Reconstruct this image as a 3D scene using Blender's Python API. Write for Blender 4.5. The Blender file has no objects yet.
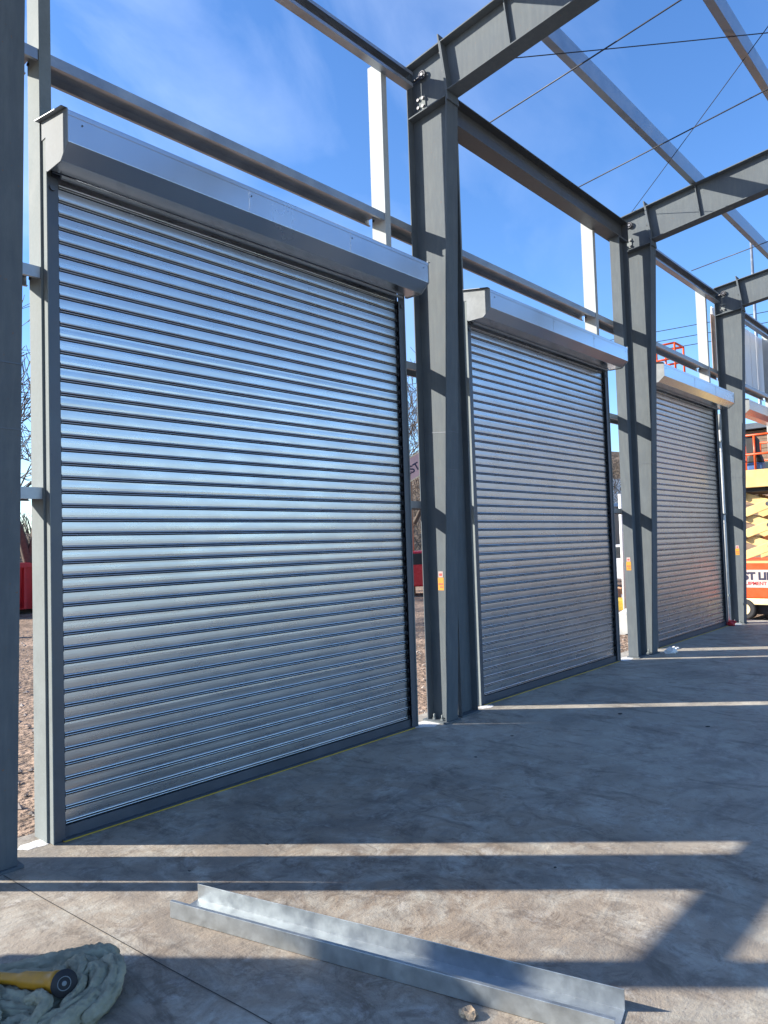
import bpy, bmesh, math, random
from mathutils import Vector, Matrix, noise
random.seed(7)
scene = bpy.context.scene
COL = scene.collection
PI = math.pi

# ------------------------------------------------------------------ camera
def make_camera():
    cd = bpy.data.cameras.new('camera'); co = bpy.data.objects.new('camera', cd); COL.objects.link(co)
    r = Vector((0.67195727, -0.73992287, -0.03142569)); u = Vector((-0.01209535, -0.05339221, 0.99850036)); f = Vector((0.74049114, 0.67056948, 0.04482691))
    M = Matrix.Identity(4)
    for i in range(3):
        M[i][0] = r[i]; M[i][1] = u[i]; M[i][2] = -f[i]
    M.translation = Vector((0, -4.1456, 1.6))
    co.matrix_world = M
    cd.sensor_fit = 'VERTICAL'; cd.sensor_height = 24; cd.sensor_width = 18
    cd.lens = 724.413 / 1024 * 24
    cd.clip_start = 0.05; cd.clip_end = 4000
    scene.camera = co
make_camera()

# ------------------------------------------------------------------ light
EL, AZ = math.radians(25.5), math.radians(38.6)
def make_light():
    w = bpy.data.worlds.new('World'); scene.world = w; w.use_nodes = True
    nt = w.node_tree; nt.nodes.clear(); N = nt.nodes; L = nt.links
    out = N.new('ShaderNodeOutputWorld'); bg = N.new('ShaderNodeBackground'); sky = N.new('ShaderNodeTexSky')
    sky.sky_type = 'NISHITA'; sky.sun_disc = False
    sky.sun_elevation = EL; sky.sun_rotation = -AZ
    sky.air_density = 1.0; sky.dust_density = 0.35; sky.ozone_density = 4.0; sky.altitude = 200
    hs = N.new('ShaderNodeHueSaturation'); hs.inputs['Saturation'].default_value = 1.15; hs.inputs['Value'].default_value = 1.0; hs.inputs['Hue'].default_value = .506
    L.new(sky.outputs[0], hs.inputs['Color'])
    # thin cirrus
    tc = N.new('ShaderNodeTexCoord'); mp = N.new('ShaderNodeMapping'); mp.inputs['Rotation'].default_value = (0.25, 0.35, 0.5); mp.inputs['Scale'].default_value = (1.0, 3.4, 3.0)
    n1 = N.new('ShaderNodeTexNoise'); n1.inputs['Scale'].default_value = 1.5; n1.inputs['Detail'].default_value = 7; n1.inputs['Roughness'].default_value = .55; n1.inputs['Distortion'].default_value = .35
    cr = N.new('ShaderNodeValToRGB'); cr.color_ramp.elements[0].position = .42; cr.color_ramp.elements[1].position = .84
    cr.color_ramp.elements[0].color = (0, 0, 0, 1); cr.color_ramp.elements[1].color = (.32, .32, .32, 1)
    L.new(tc.outputs['Generated'], mp.inputs['Vector']); L.new(mp.outputs[0], n1.inputs['Vector']); L.new(n1.outputs[0], cr.inputs[0])
    sx = N.new('ShaderNodeVectorMath'); sx.operation = 'DOT_PRODUCT'; sx.inputs[1].default_value = (-.624 * .906, .781 * .906, .42)
    L.new(tc.outputs['Generated'], sx.inputs[0])
    mr = N.new('ShaderNodeMapRange'); mr.inputs[1].default_value = -.1; mr.inputs[2].default_value = .75; mr.inputs[3].default_value = .12; mr.inputs[4].default_value = 1.0
    L.new(sx.outputs['Value'], mr.inputs[0])
    mu = N.new('ShaderNodeMath'); mu.operation = 'MULTIPLY'; L.new(cr.outputs[0], mu.inputs[0]); L.new(mr.outputs[0], mu.inputs[1])
    mx = N.new('ShaderNodeMix'); mx.data_type = 'RGBA'; mx.inputs[7].default_value = (7.5, 8.2, 9.5, 1)
    L.new(mu.outputs[0], mx.inputs[0]); L.new(hs.outputs[0], mx.inputs[6]); L.new(mx.outputs[2], bg.inputs['Color'])
    bg.inputs['Strength'].default_value = SKY
    L.new(bg.outputs[0], out.inputs[0])
    sd = bpy.data.lights.new('sun', 'SUN'); so = bpy.data.objects.new('sun', sd); COL.objects.link(so)
    sd.energy = SUN; sd.angle = math.radians(.65); sd.color = (1, .93, .82)
    d = Vector((math.sin(AZ) * math.cos(EL), -math.cos(AZ) * math.cos(EL), -math.sin(EL)))
    so.rotation_euler = d.to_track_quat('-Z', 'Y').to_euler(); so.location = (-10, 15, 12)
    vs = scene.view_settings; vs.view_transform = 'Standard'; vs.look = 'None'; vs.gamma = 1; vs.use_curve_mapping = False; vs.exposure = EXPO
SKY, SUN, EXPO = .122, 5.0, 1.34
make_light()
scene.cycles.sample_clamp_indirect = 4.0; scene.cycles.blur_glossy = 1.0

# ------------------------------------------------------------------ materials
def mat(name, col, rough=.6, metal=0., var=.12, nscale=8., bump=0., bscale=60., rvar=.1, extra=None, spec=.5):
    m = bpy.data.materials.new(name); m.use_nodes = True; nt = m.node_tree; N = nt.nodes; L = nt.links
    b = N['Principled BSDF']; b.inputs['Metallic'].default_value = metal; b.inputs['Specular IOR Level'].default_value = spec
    tc = N.new('ShaderNodeTexCoord'); n = N.new('ShaderNodeTexNoise'); n.inputs['Scale'].default_value = nscale; n.inputs['Detail'].default_value = 6; n.inputs['Roughness'].default_value = .6
    geo = N.new('ShaderNodeNewGeometry'); L.new(geo.outputs['Position'], n.inputs['Vector'])
    cr = N.new('ShaderNodeValToRGB'); e = cr.color_ramp.elements
    e[0].position = .3; e[1].position = .7
    e[0].color = tuple(c * (1 - var) for c in col) + (1,); e[1].color = tuple(min(1, c * (1 + var)) for c in col) + (1,)
    L.new(n.outputs[0], cr.inputs[0]); L.new(cr.outputs[0], b.inputs['Base Color'])
    mr = N.new('ShaderNodeMapRange'); mr.inputs[1].default_value = .3; mr.inputs[2].default_value = .7; mr.inputs[3].default_value = max(.02, rough - rvar); mr.inputs[4].default_value = min(1, rough + rvar)
    L.new(n.outputs[0], mr.inputs[0]); L.new(mr.outputs[0], b.inputs['Roughness'])
    if bump:
        n2 = N.new('ShaderNodeTexNoise'); n2.inputs['Scale'].default_value = bscale; n2.inputs['Detail'].default_value = 5
        L.new(geo.outputs['Position'], n2.inputs['Vector'])
        bp = N.new('ShaderNodeBump'); bp.inputs['Strength'].default_value = 1; bp.inputs['Distance'].default_value = bump
        L.new(n2.outputs[0], bp.inputs['Height']); L.new(bp.outputs[0], b.inputs['Normal'])
    if extra: extra(nt, b, cr, geo)
    return m

def steel_extra(nt, b, cr, geo):
    # primer paint: streaky wipe marks, scuffs and a few rust freckles
    N, L = nt.nodes, nt.links
    mp = N.new('ShaderNodeMapping'); mp.inputs['Scale'].default_value = (9, 9, 1.3); L.new(geo.outputs['Position'], mp.inputs['Vector'])
    n = N.new('ShaderNodeTexNoise'); n.inputs['Scale'].default_value = 3; n.inputs['Detail'].default_value = 8; n.inputs['Roughness'].default_value = .7; L.new(mp.outputs[0], n.inputs['Vector'])
    r = N.new('ShaderNodeValToRGB'); r.color_ramp.elements[0].position = .42; r.color_ramp.elements[1].position = .66; r.color_ramp.elements[0].color = (.92, .92, .92, 1); r.color_ramp.elements[1].color = (1.1, 1.08, 1.03, 1)
    L.new(n.outputs[0], r.inputs[0])
    m = N.new('ShaderNodeMix'); m.data_type = 'RGBA'; m.blend_type = 'MULTIPLY'; m.inputs[0].default_value = 1; L.new(cr.outputs[0], m.inputs[6]); L.new(r.outputs[0], m.inputs[7])
    n3 = N.new('ShaderNodeTexNoise'); n3.inputs['Scale'].default_value = 55; n3.inputs['Detail'].default_value = 3; L.new(geo.outputs['Position'], n3.inputs['Vector'])
    r3 = N.new('ShaderNodeValToRGB'); r3.color_ramp.elements[0].position = .69; r3.color_ramp.elements[1].position = .76; L.new(n3.outputs[0], r3.inputs[0])
    m3 = N.new('ShaderNodeMix'); m3.data_type = 'RGBA'; m3.inputs[7].default_value = (.16, .10, .07, 1); L.new(r3.outputs[0], m3.inputs[0]); L.new(m.outputs[2], m3.inputs[6])
    L.new(m3.outputs[2], b.inputs['Base Color'])
STEEL = mat('primed_steel', (.102, .119, .133), .7, 0, .08, 5, .0004, 180, .08, steel_extra, spec=.12)
STEEL2 = mat('primed_roof_steel', (.075, .081, .086), .5, 0, .14, 5, .0006, 150, .08, steel_extra)

def galv_extra(nt, b, cr, geo):
    N, L = nt.nodes, nt.links
    v = N.new('ShaderNodeTexVoronoi'); v.inputs['Scale'].default_value = 55; L.new(geo.outputs['Position'], v.inputs['Vector'])
    hs = N.new('ShaderNodeMix'); hs.data_type = 'RGBA'; hs.blend_type = 'MULTIPLY'; hs.inputs[0].default_value = .06
    bw = N.new('ShaderNodeRGBToBW'); L.new(v.outputs['Color'], bw.inputs[0])
    L.new(cr.outputs[0], hs.inputs[6]); L.new(bw.outputs[0], hs.inputs[7]); L.new(hs.outputs[2], b.inputs['Base Color'])
    n2 = N.new('ShaderNodeTexNoise'); n2.inputs['Scale'].default_value = 1.7; n2.inputs['Detail'].default_value = 2; L.new(geo.outputs['Position'], n2.inputs['Vector'])
    bp = N.new('ShaderNodeBump'); bp.inputs['Strength'].default_value = 1; bp.inputs['Distance'].default_value = .006; L.new(n2.outputs[0], bp.inputs['Height']); L.new(bp.outputs[0], b.inputs['Normal'])
GALV = mat('galvanised_steel', (.66, .69, .70), .36, .85, .10, 6, 0, 0, .08, galv_extra)
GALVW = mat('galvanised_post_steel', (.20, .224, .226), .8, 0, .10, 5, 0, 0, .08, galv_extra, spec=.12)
GALVP = mat('sun_glare_post_steel', (.37, .39, .39), .8, 0, .08, 5, 0, 0, .08, galv_extra, spec=.12)  # right jamb posts: sun glare put into a paler galvanised colour
ENDP = mat('end_plate_steel', (.25, .268, .282), .8, 0, .16, 9, 0, 0, .08, galv_extra, spec=.12)
CHAN = mat('galvanised_channel_steel', (.42, .455, .47), .38, .8, .16, 14, 0, 0, .1, galv_extra, spec=.25)
GALVD = mat('galvanised_purlin_steel', (.33, .36, .40), .42, .7, .16, 5, 0, 0, .1, galv_extra)

def slat_extra(nt, b, cr, geo):
    N, L = nt.nodes, nt.links
    # gentle oil-canning along each slat
    mp = N.new('ShaderNodeMapping'); mp.inputs['Scale'].default_value = (1.1, 1, 6); L.new(geo.outputs['Position'], mp.inputs['Vector'])
    n = N.new('ShaderNodeTexNoise'); n.inputs['Scale'].default_value = 1.2; n.inputs['Detail'].default_value = 1; L.new(mp.outputs[0], n.inputs['Vector'])
    bp = N.new('ShaderNodeBump'); bp.inputs['Strength'].default_value = 1; bp.inputs['Distance'].default_value = .0006; L.new(n.outputs[0], bp.inputs['Height']); L.new(bp.outputs[0], b.inputs['Normal'])
    mp2 = N.new('ShaderNodeMapping'); mp2.inputs['Scale'].default_value = (1.6, 1, 9); L.new(geo.outputs['Position'], mp2.inputs['Vector'])
    n2 = N.new('ShaderNodeTexNoise'); n2.inputs['Scale'].default_value = 2; n2.inputs['Detail'].default_value = 3; L.new(mp2.outputs[0], n2.inputs['Vector'])
    mr = N.new('ShaderNodeMapRange'); mr.inputs[1].default_value = .3; mr.inputs[2].default_value = .75; mr.inputs[3].default_value = .25; mr.inputs[4].default_value = .33; L.new(n2.outputs[0], mr.inputs[0]); L.new(mr.outputs[0], b.inputs['Roughness'])
GAP = mat('slat_gap_shade_grime', (.03, .033, .042), .8, 0, .2, 20)  # slat gaps: their shade and grime put into one near-black colour
SLAT = mat('galvanised_slats', (.49, .51, .54), .27, 1.0, .07, 3, 0, 0, .06, slat_extra)
HOOD = mat('galvanised_hood', (.60, .63, .67), .24, 1.0, .05, 2, 0, 0, .04)
GUIDE = mat('dark_guide_steel', (.085, .098, .118), .42, .35, .1, 6)
BLACK = mat('black_rubber', (.018, .018, .02), .7)
BOLT = mat('bolt_steel', (.10, .10, .11), .45, .8)
CABLE = mat('dark_wire', (.03, .032, .04), .5, .3)
YELLOW = mat('yellow_seal', (.55, .37, .04), .6)
SAWCUT = mat('saw_cut', (.035, .032, .03), .9)
WHITE = mat('white_paint', (.72, .72, .70), .5)
PLASTER = mat('grout', (.58, .57, .55), .9, 0, .2, 30, .004, 90)
ORANGE = mat('orange_paint', (.60, .075, .012), .42, 0, .1, 5)
CREAM = mat('cream_paint', (.60, .42, .17), .5, 0, .12, 5)
CREAM2 = mat('cream_skirt_paint', (.74, .60, .36), .5, 0, .12, 5)
RED = mat('red_paint', (.42, .018, .025), .5, 0, .15, 4)
REDCAR = mat('red_car_paint', (.50, .02, .03), .25, 0, .04, 4)
WHITECAR = mat('white_car_paint', (.78, .78, .78), .25, 0, .04, 4)
GLASS = mat('dark_glass', (.02, .025, .03), .06)
BANDW = mat('pale_band_paint', (.50, .42, .38), .5)
PLANK = mat('weathered_plank', (.19, .125, .085), .85, 0, .45, 3.5)
BLUE = mat('blue_plastic', (.03, .09, .25), .5)
BARK = mat('bark', (.085, .066, .052), .9, 0, .3, 12)
WOOD = mat('brown_wood', (.32, .17, .08), .8, 0, .25, 12)
TOOLY = mat('yellow_tool_plastic', (.42, .19, .008), .45, 0, .1, 40)
BARREL = mat('pale_pipe', (.62, .62, .58), .6)
STICKW = mat('sticker_white', (.42, .31, .29), .5)
STICKY = mat('sticker_yellow', (.50, .22, .01), .5)
STICKR = mat('sticker_red', (.55, .06, .05), .5)
INK = mat('sign_ink', (.02, .018, .05), .6)
SIGN = mat('sign_board', (.62, .40, .36), .6, 0, .1, 3)
def cloth_extra(nt, b, cr, geo):
    N, L = nt.nodes, nt.links
    w = N.new('ShaderNodeTexNoise'); w.inputs['Scale'].default_value = 28; w.inputs['Detail'].default_value = 6; L.new(geo.outputs['Position'], w.inputs['Vector'])
    w2 = N.new('ShaderNodeTexNoise'); w2.inputs['Scale'].default_value = 600; L.new(geo.outputs['Position'], w2.inputs['Vector'])
    ad = N.new('ShaderNodeMath'); ad.operation = 'MULTIPLY_ADD'; ad.inputs[1].default_value = .12; L.new(w2.outputs[0], ad.inputs[0]); L.new(w.outputs[0], ad.inputs[2])
    bp = N.new('ShaderNodeBump'); bp.inputs['Strength'].default_value = 1; bp.inputs['Distance'].default_value = .012; L.new(ad.outputs[0], bp.inputs['Height']); L.new(bp.outputs[0], b.inputs['Normal'])
CLOTH = mat('canvas_cloth', (.30, .285, .205), .95, 0, .22, 14, 0, 0, .03, cloth_extra, spec=.2)

def concrete_mat():
    m = bpy.data.materials.new('concrete_floor'); m.use_nodes = True; nt = m.node_tree; N = nt.nodes; L = nt.links; b = N['Principled BSDF']
    geo = N.new('ShaderNodeNewGeometry'); pos = geo.outputs['Position']
    def noi(sc, det, rough=.6, dist=0., vec=pos):
        n = N.new('ShaderNodeTexNoise'); n.inputs['Scale'].default_value = sc; n.inputs['Detail'].default_value = det; n.inputs['Roughness'].default_value = rough; n.inputs['Distortion'].default_value = dist; L.new(vec, n.inputs['Vector']); return n.outputs[0]
    def ramp(v, a, c, ca=(0, 0, 0, 1), cb=(1, 1, 1, 1)):
        r = N.new('ShaderNodeValToRGB'); r.color_ramp.elements[0].position = a; r.color_ramp.elements[1].position = c; r.color_ramp.elements[0].color = ca; r.color_ramp.elements[1].color = cb; L.new(v, r.inputs[0]); return r.outputs[0]
    def mix(fac, a, c, mode='MIX'):
        x = N.new('ShaderNodeMix'); x.data_type = 'RGBA'; x.blend_type = mode
        if isinstance(fac, float): x.inputs[0].default_value = fac
        else: L.new(fac, x.inputs[0])
        for s, v in ((6, a), (7, c)):
            if isinstance(v, tuple): x.inputs[s].default_value = v
            else: L.new(v, x.inputs[s])
        return x.outputs[2]
    def mul(a, c):
        x = N.new('ShaderNodeMath'); x.operation = 'MULTIPLY'
        L.new(a, x.inputs[0])
        if isinstance(c, float): x.inputs[1].default_value = c
        else: L.new(c, x.inputs[1])
        return x.outputs[0]
    base = ramp(noi(1.3, 8, .65, .4), .30, .72, (.33, .312, .262, 1), (.49, .46, .395, 1))
    # power-trowel swirls
    mp = N.new('ShaderNodeMapping'); mp.inputs['Rotation'].default_value = (0, 0, .9); mp.inputs['Scale'].default_value = (1, 2.6, 1); L.new(pos, mp.inputs['Vector'])
    sw = noi(2.0, 6, .6, 1.6, mp.outputs[0]); base = mix(.55, base, ramp(sw, .25, .75, (.70, .70, .71, 1), (1.12, 1.11, 1.08, 1)), 'MULTIPLY')
    # dried mud where people walked in from the yard, heavy by the channel
    sub = N.new('ShaderNodeVectorMath'); sub.operation = 'DISTANCE'; sub.inputs[1].default_value = (2.35, -1.75, 0); L.new(pos, sub.inputs[0])
    near = N.new('ShaderNodeMapRange'); near.inputs[1].default_value = .3; near.inputs[2].default_value = 2.9; near.inputs[3].default_value = 1; near.inputs[4].default_value = .30; L.new(sub.outputs['Value'], near.inputs[0])
    mud = mul(ramp(noi(3.1, 10, .72, .8), .34, .54), near.outputs[0])
    base = mix(mul(mud, .85), base, (.215, .16, .112, 1))
    mudd = mul(ramp(noi(5.5, 10, .78, .8), .50, .60), near.outputs[0]); base = mix(mul(mudd, .65), base, (.085, .058, .04, 1))
    # dark damp / oil blotches over the whole slab
    wet = ramp(noi(.9, 10, .74, 1.4), .49, .62); base = mix(mul(wet, .55), base, (.135, .122, .108, 1))
    mpa = N.new('ShaderNodeMapping'); mpa.inputs['Rotation'].default_value = (0, 0, -.75); mpa.inputs['Scale'].default_value = (3.2, 1.1, 1); L.new(pos, mpa.inputs['Vector'])
    smear = ramp(noi(1.5, 10, .74, .9, mpa.outputs[0]), .53, .64); base = mix(mul(smear, .6), base, (.095, .078, .062, 1))
    # pale cement dust
    du = ramp(noi(5.5, 10, .75, .3), .56, .68); base = mix(mul(du, .35), base, (.56, .54, .50, 1))
    sp = ramp(noi(70, 3), .66, .72); base = mix(mul(sp, .6), base, (.10, .075, .06, 1))
    L.new(base, b.inputs['Base Color'])
    r = N.new('ShaderNodeMapRange'); r.inputs[1].default_value = .3; r.inputs[2].default_value = .7; r.inputs[3].default_value = .55; r.inputs[4].default_value = .9; L.new(sw, r.inputs[0]); L.new(r.outputs[0], b.inputs['Roughness'])
    h = N.new('ShaderNodeMath'); h.operation = 'ADD'; L.new(mul(noi(60, 6, .7), .6), h.inputs[0]); L.new(sw, h.inputs[1])
    bp = N.new('ShaderNodeBump'); bp.inputs['Distance'].default_value = .006; bp.inputs['Strength'].default_value = 1; L.new(h.outputs[0], bp.inputs['Height']); L.new(bp.outputs[0], b.inputs['Normal'])
    return m
CONC = concrete_mat()
def dirt_extra(nt, b, cr, geo):
    N, L = nt.nodes, nt.links
    v = N.new('ShaderNodeTexVoronoi'); v.inputs['Scale'].default_value = 14; L.new(geo.outputs['Position'], v.inputs['Vector'])
    bw = N.new('ShaderNodeRGBToBW'); L.new(v.outputs['Color'], bw.inputs[0])
    r = N.new('ShaderNodeValToRGB'); r.color_ramp.elements[0].color = (.6, .58, .55, 1); r.color_ramp.elements[1].color = (1.35, 1.3, 1.25, 1); L.new(bw.outputs[0], r.inputs[0])
    m = N.new('ShaderNodeMix'); m.data_type = 'RGBA'; m.blend_type = 'MULTIPLY'; m.inputs[0].default_value = 1; L.new(cr.outputs[0], m.inputs[6]); L.new(r.outputs[0], m.inputs[7]); L.new(m.outputs[2], b.inputs['Base Color'])
DIRT = mat('dirt_ground', (.25, .185, .14), .95, 0, .4, 1.1, .06, 16, .04, dirt_extra, spec=.2)
HILL = mat('wooded_hill', (.13, .10, .075), .95, 0, .5, .35, .5, 2, .02, spec=.1)
STONE = mat('gravel_stone', (.33, .28, .24), .9, 0, .4, 9)
LEAF = mat('dry_brush', (.10, .082, .062), .95, 0, .5, 3)
PANEL = mat('wall_panel_sheet', (.74, .75, .76), .5, 0, .06, 2)
CLAD = mat('grey_cladding', (.23, .225, .215), .7, 0, .08, .6)
INSUL = mat('tan_facing', (.52, .36, .26), .8, 0, .25, 6)

# ------------------------------------------------------------------ mesh helper
class MB:
    def __init__(s): s.v = []; s.f = []; s.sm = set()
    def box(s, x0, x1, y0, y1, z0, z1):
        n = len(s.v)
        s.v += [(x, y, z) for z in (z0, z1) for y in (y0, y1) for x in (x0, x1)]
        s.f += [tuple(n + i for i in q) for q in ((0, 2, 3, 1), (4, 5, 7, 6), (0, 1, 5, 4), (2, 6, 7, 3), (0, 4, 6, 2), (1, 3, 7, 5))]
        return s
    def prism(s, poly, axis, a, b, close=True):
        """extrude polygon: axis x -> poly is (y,z); y -> (x,z); z -> (x,y)"""
        n = len(s.v); k = len(poly)
        for t in (a, b):
            for p, q in poly:
                s.v.append({'x': (t, p, q), 'y': (p, t, q), 'z': (p, q, t)}[axis])
        s.f.append(tuple(range(n, n + k))[::-1]); s.f.append(tuple(range(n + k, n + 2 * k)))
        for i in range(k):
            j = (i + 1) % k; s.f.append((n + i, n + j, n + k + j, n + k + i))
        return s
    def tube(s, pts, rad, seg=10, cap=True, smooth=True):
        pts = [Vector(p) for p in pts]
        if not hasattr(rad, '__len__'): rad = [rad] * len(pts)
        n = len(s.v); prev = None
        for i, p in enumerate(pts):
            d = (pts[min(i + 1, len(pts) - 1)] - pts[max(i - 1, 0)]).normalized()
            if prev is None:
                a = d.orthogonal().normalized()
            else:
                a = (prev - d * prev.dot(d)); a = a.normalized() if a.length > 1e-6 else d.orthogonal().normalized()
            prev = a; c = d.cross(a)
            for j in range(seg):
                t = 2 * PI * j / seg; s.v.append(tuple(p + (a * math.cos(t) + c * math.sin(t)) * rad[i]))
        for i in range(len(pts) - 1):
            for j in range(seg):
                k = (j + 1) % seg
                if smooth: s.sm.add(len(s.f))
                s.f.append((n + i * seg + j, n + i * seg + k, n + (i + 1) * seg + k, n + (i + 1) * seg + j))
        if cap:
            s.f.append(tuple(n + j for j in range(seg))[::-1]); m = n + (len(pts) - 1) * seg; s.f.append(tuple(m + j for j in range(seg)))
        return s
    def mesh(s, name, m):
        me = bpy.data.meshes.new(name); me.from_pydata(s.v, [], s.f); me.materials.append(m)
        for i in s.sm: me.polygons[i].use_smooth = True
        bm = bmesh.new(); bm.from_mesh(me); bmesh.ops.recalc_face_normals(bm, faces=bm.faces); bm.to_mesh(me); bm.free()
        return me
    def build(s, name, m, parent=None, bevel=0., loc=None):
        o = bpy.data.objects.new(name, s.mesh(name, m)); COL.objects.link(o)
        if parent: o.parent = parent
        if loc: o.location = loc
        if bevel:
            b = o.modifiers.new('bevel', 'BEVEL'); b.width = bevel; b.segments = 2; b.limit_method = 'ANGLE'; b.angle_limit = .6
        return o
def tag(o, label=None, cat=None, group=None, kind=None):
    if label: o['label'] = label
    if cat: o['category'] = cat
    if group: o['group'] = group
    if kind: o['kind'] = kind
    return o
def empty(name, loc, label, cat, group=None, rz=0):
    o = bpy.data.objects.new(name, None); COL.objects.link(o); o.location = loc; o.rotation_euler = (0, 0, rz); o.empty_display_size = .2
    return tag(o, label, cat, group)
def copy_thing(o, loc, label, group=None, skip=(), parent=None):
    c = o.copy(); COL.objects.link(c); c.location = loc
    if label: c['label'] = label
    if group: c['group'] = group
    for ch in o.children:
        if ch.name.split('.')[0] in skip: continue
        d = ch.copy(); COL.objects.link(d); d.parent = c
        for g in ch.children:
            e = g.copy(); COL.objects.link(e); e.parent = d
    return c
def c_sect(depth, fl, lip, t=.0035, flip=1):
    """C outline in (y,z): web at far side (+y), flanges towards -y, lips on them"""
    h = depth / 2; y1 = fl / 2 * flip; y0 = -fl / 2 * flip; s = flip
    return [(y1, -h), (y1, h), (y0, h), (y0, h - lip), (y0 + t * s, h - lip), (y0 + t * s, h - t), (y1 - t * s, h - t), (y1 - t * s, -h + t), (y0 + t * s, -h + t), (y0 + t * s, -h + lip), (y0, -h + lip), (y0, -h)]

# ------------------------------------------------------------------ setting
HY = [23, 25, 27, 30, 33, 36, 40, 45, 52, 60, 75, 95, 140]
def hill_z(x, y):
    P = [(20, -.05), (24, .0), (30, .35), (36, .65), (44, .8), (60, 1.0), (95, 1.0), (140, .2), (200, .1)]
    for (a, fa), (b, fb) in zip(P, P[1:]):
        if a <= y <= b: f = fa + (fb - fa) * (y - a) / (b - a); break
    top = 3.8 + 15 * max(0, min(1, (x - 45) / 80)) + 1.4 * noise.noise(Vector((x * .05, y * .04, 1))) + .6 * noise.noise(Vector((x * .2, y * .15, 5)))
    return top * f - .3
def ground():
    m = MB(); 
    # one sheet to the horizon, cell-divided near the building for slight undulation
    xs = [-900, -200, -60, -30] + [-20 + i * 1.0 for i in range(81)] + [80, 130, 300, 1200]
    ys = [-900, -200, -60, -30] + [-24 + i * 1.0 for i in range(65)] + [60, 90, 200, 900]
    for y in ys:
        for x in xs:
            z = -.13 + .05 * (noise.noise(Vector((x * .35, y * .35, 3))) if .8 < y else 0)
            if y > 2: z += .10 * noise.noise(Vector((x * .11, y * .11, 9)))
            m.v.append((x, y, z))
    k = len(xs)
    for j in range(len(ys) - 1):
        for i in range(k - 1):
            m.sm.add(len(m.f)); m.f.append((j * k + i, j * k + i + 1, (j + 1) * k + i + 1, (j + 1) * k + i))
    tag(m.build('ground', DIRT), kind='structure')
    tag(MB().box(-9, 14.5, -22, .262, -.5, 0).build('concrete_floor', CONC, bevel=.008), kind='structure')
    j = MB(); 
    # saw-cut joints running in from the columns
    def cut(pts):
        for (a, b) in zip(pts, pts[1:]):
            d = Vector((b[0] - a[0], b[1] - a[1])).normalized(); nx, ny = -d.y * .0022, d.x * .0022; n = len(j.v)
            j.v += [(a[0] - nx, a[1] - ny, .0035), (a[0] + nx, a[1] + ny, .0035), (b[0] + nx, b[1] + ny, .0035), (b[0] - nx, b[1] - ny, .0035)]; j.f.append((n, n + 1, n + 2, n + 3))
    cut([(1.43, -.2), (1.456, -.626), (1.49, -1.1), (1.524, -1.587), (1.56, -2.008), (1.60, -2.6), (1.7, -4), (1.9, -8)])
    tag(j.build('floor_joint', SAWCUT), kind='structure')
    # wooded rise far behind the yard
    h = MB(); xs = [-120 + i * 4 for i in range(100)]
    for y in HY:
        for x in xs: h.v.append((x, y, hill_z(x, y)))
    k = len(xs)
    for a in range(len(HY) - 1):
        for i in range(k - 1): h.sm.add(len(h.f)); h.f.append((a * k + i, a * k + i + 1, (a + 1) * k + i + 1, (a + 1) * k + i))
    tag(h.build('hill', HILL), kind='structure')
ground()

# stones and brush
def scatter():
    g = MB()
    for i in range(5200):
        x = random.uniform(-1, 14); y = .34 + 13 * random.random() ** 1.8; s = random.choice((.008, .012, .016, .022, .03)) * random.uniform(.7, 1.3)
        n = len(g.v); z = -.12
        for d in ((1, 0, 0), (0, 1, 0), (-1, 0, 0), (0, -1, 0), (0, 0, 1), (0, 0, -1)):
            g.v.append((x + d[0] * s * random.uniform(.7, 1.4), y + d[1] * s * random.uniform(.7, 1.4), z + d[2] * s * random.uniform(.5, 1)))
        for q in ((0, 1, 4), (1, 2, 4), (2, 3, 4), (3, 0, 4), (1, 0, 5), (2, 1, 5), (3, 2, 5), (0, 3, 5)): g.f.append(tuple(n + a for a in q))
    tag(g.build('gravel', STONE), 'loose brown and grey gravel strewn over the dirt yard', 'gravel', kind='stuff')
    b = MB()
    for i in range(13000):
        x = random.uniform(-8, 110); y = 23.5 + random.random() ** 1.4 * 26
        z = max(-.15, hill_z(x, y) - .1)
        L = random.uniform(.5, 2.0); d = Vector((random.gauss(0, .45), random.gauss(0, .45), 1)).normalized() * L; w = random.uniform(.02, .055)
        a = Vector((x, y, z)); n = len(b.v); e = a + d; q = Vector((random.uniform(-1, 1), random.uniform(-1, 1), 0)).normalized() * w
        b.v += [tuple(a - q), tuple(a + q), tuple(e)]; b.f.append((n, n + 1, n + 2))
        for k in range(2):
            t = random.uniform(.4, .9); p = a + d * t; e2 = p + Vector((random.gauss(0, .4), random.gauss(0, .4), random.uniform(.1, .5))); n = len(b.v)
            b.v += [tuple(p - q * .6), tuple(p + q * .6), tuple(e2)]; b.f.append((n, n + 1, n + 2))
    tag(b.build('undergrowth', LEAF), 'tangle of leafless winter brush covering the far bank', 'brush', kind='stuff')
scatter()

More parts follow.
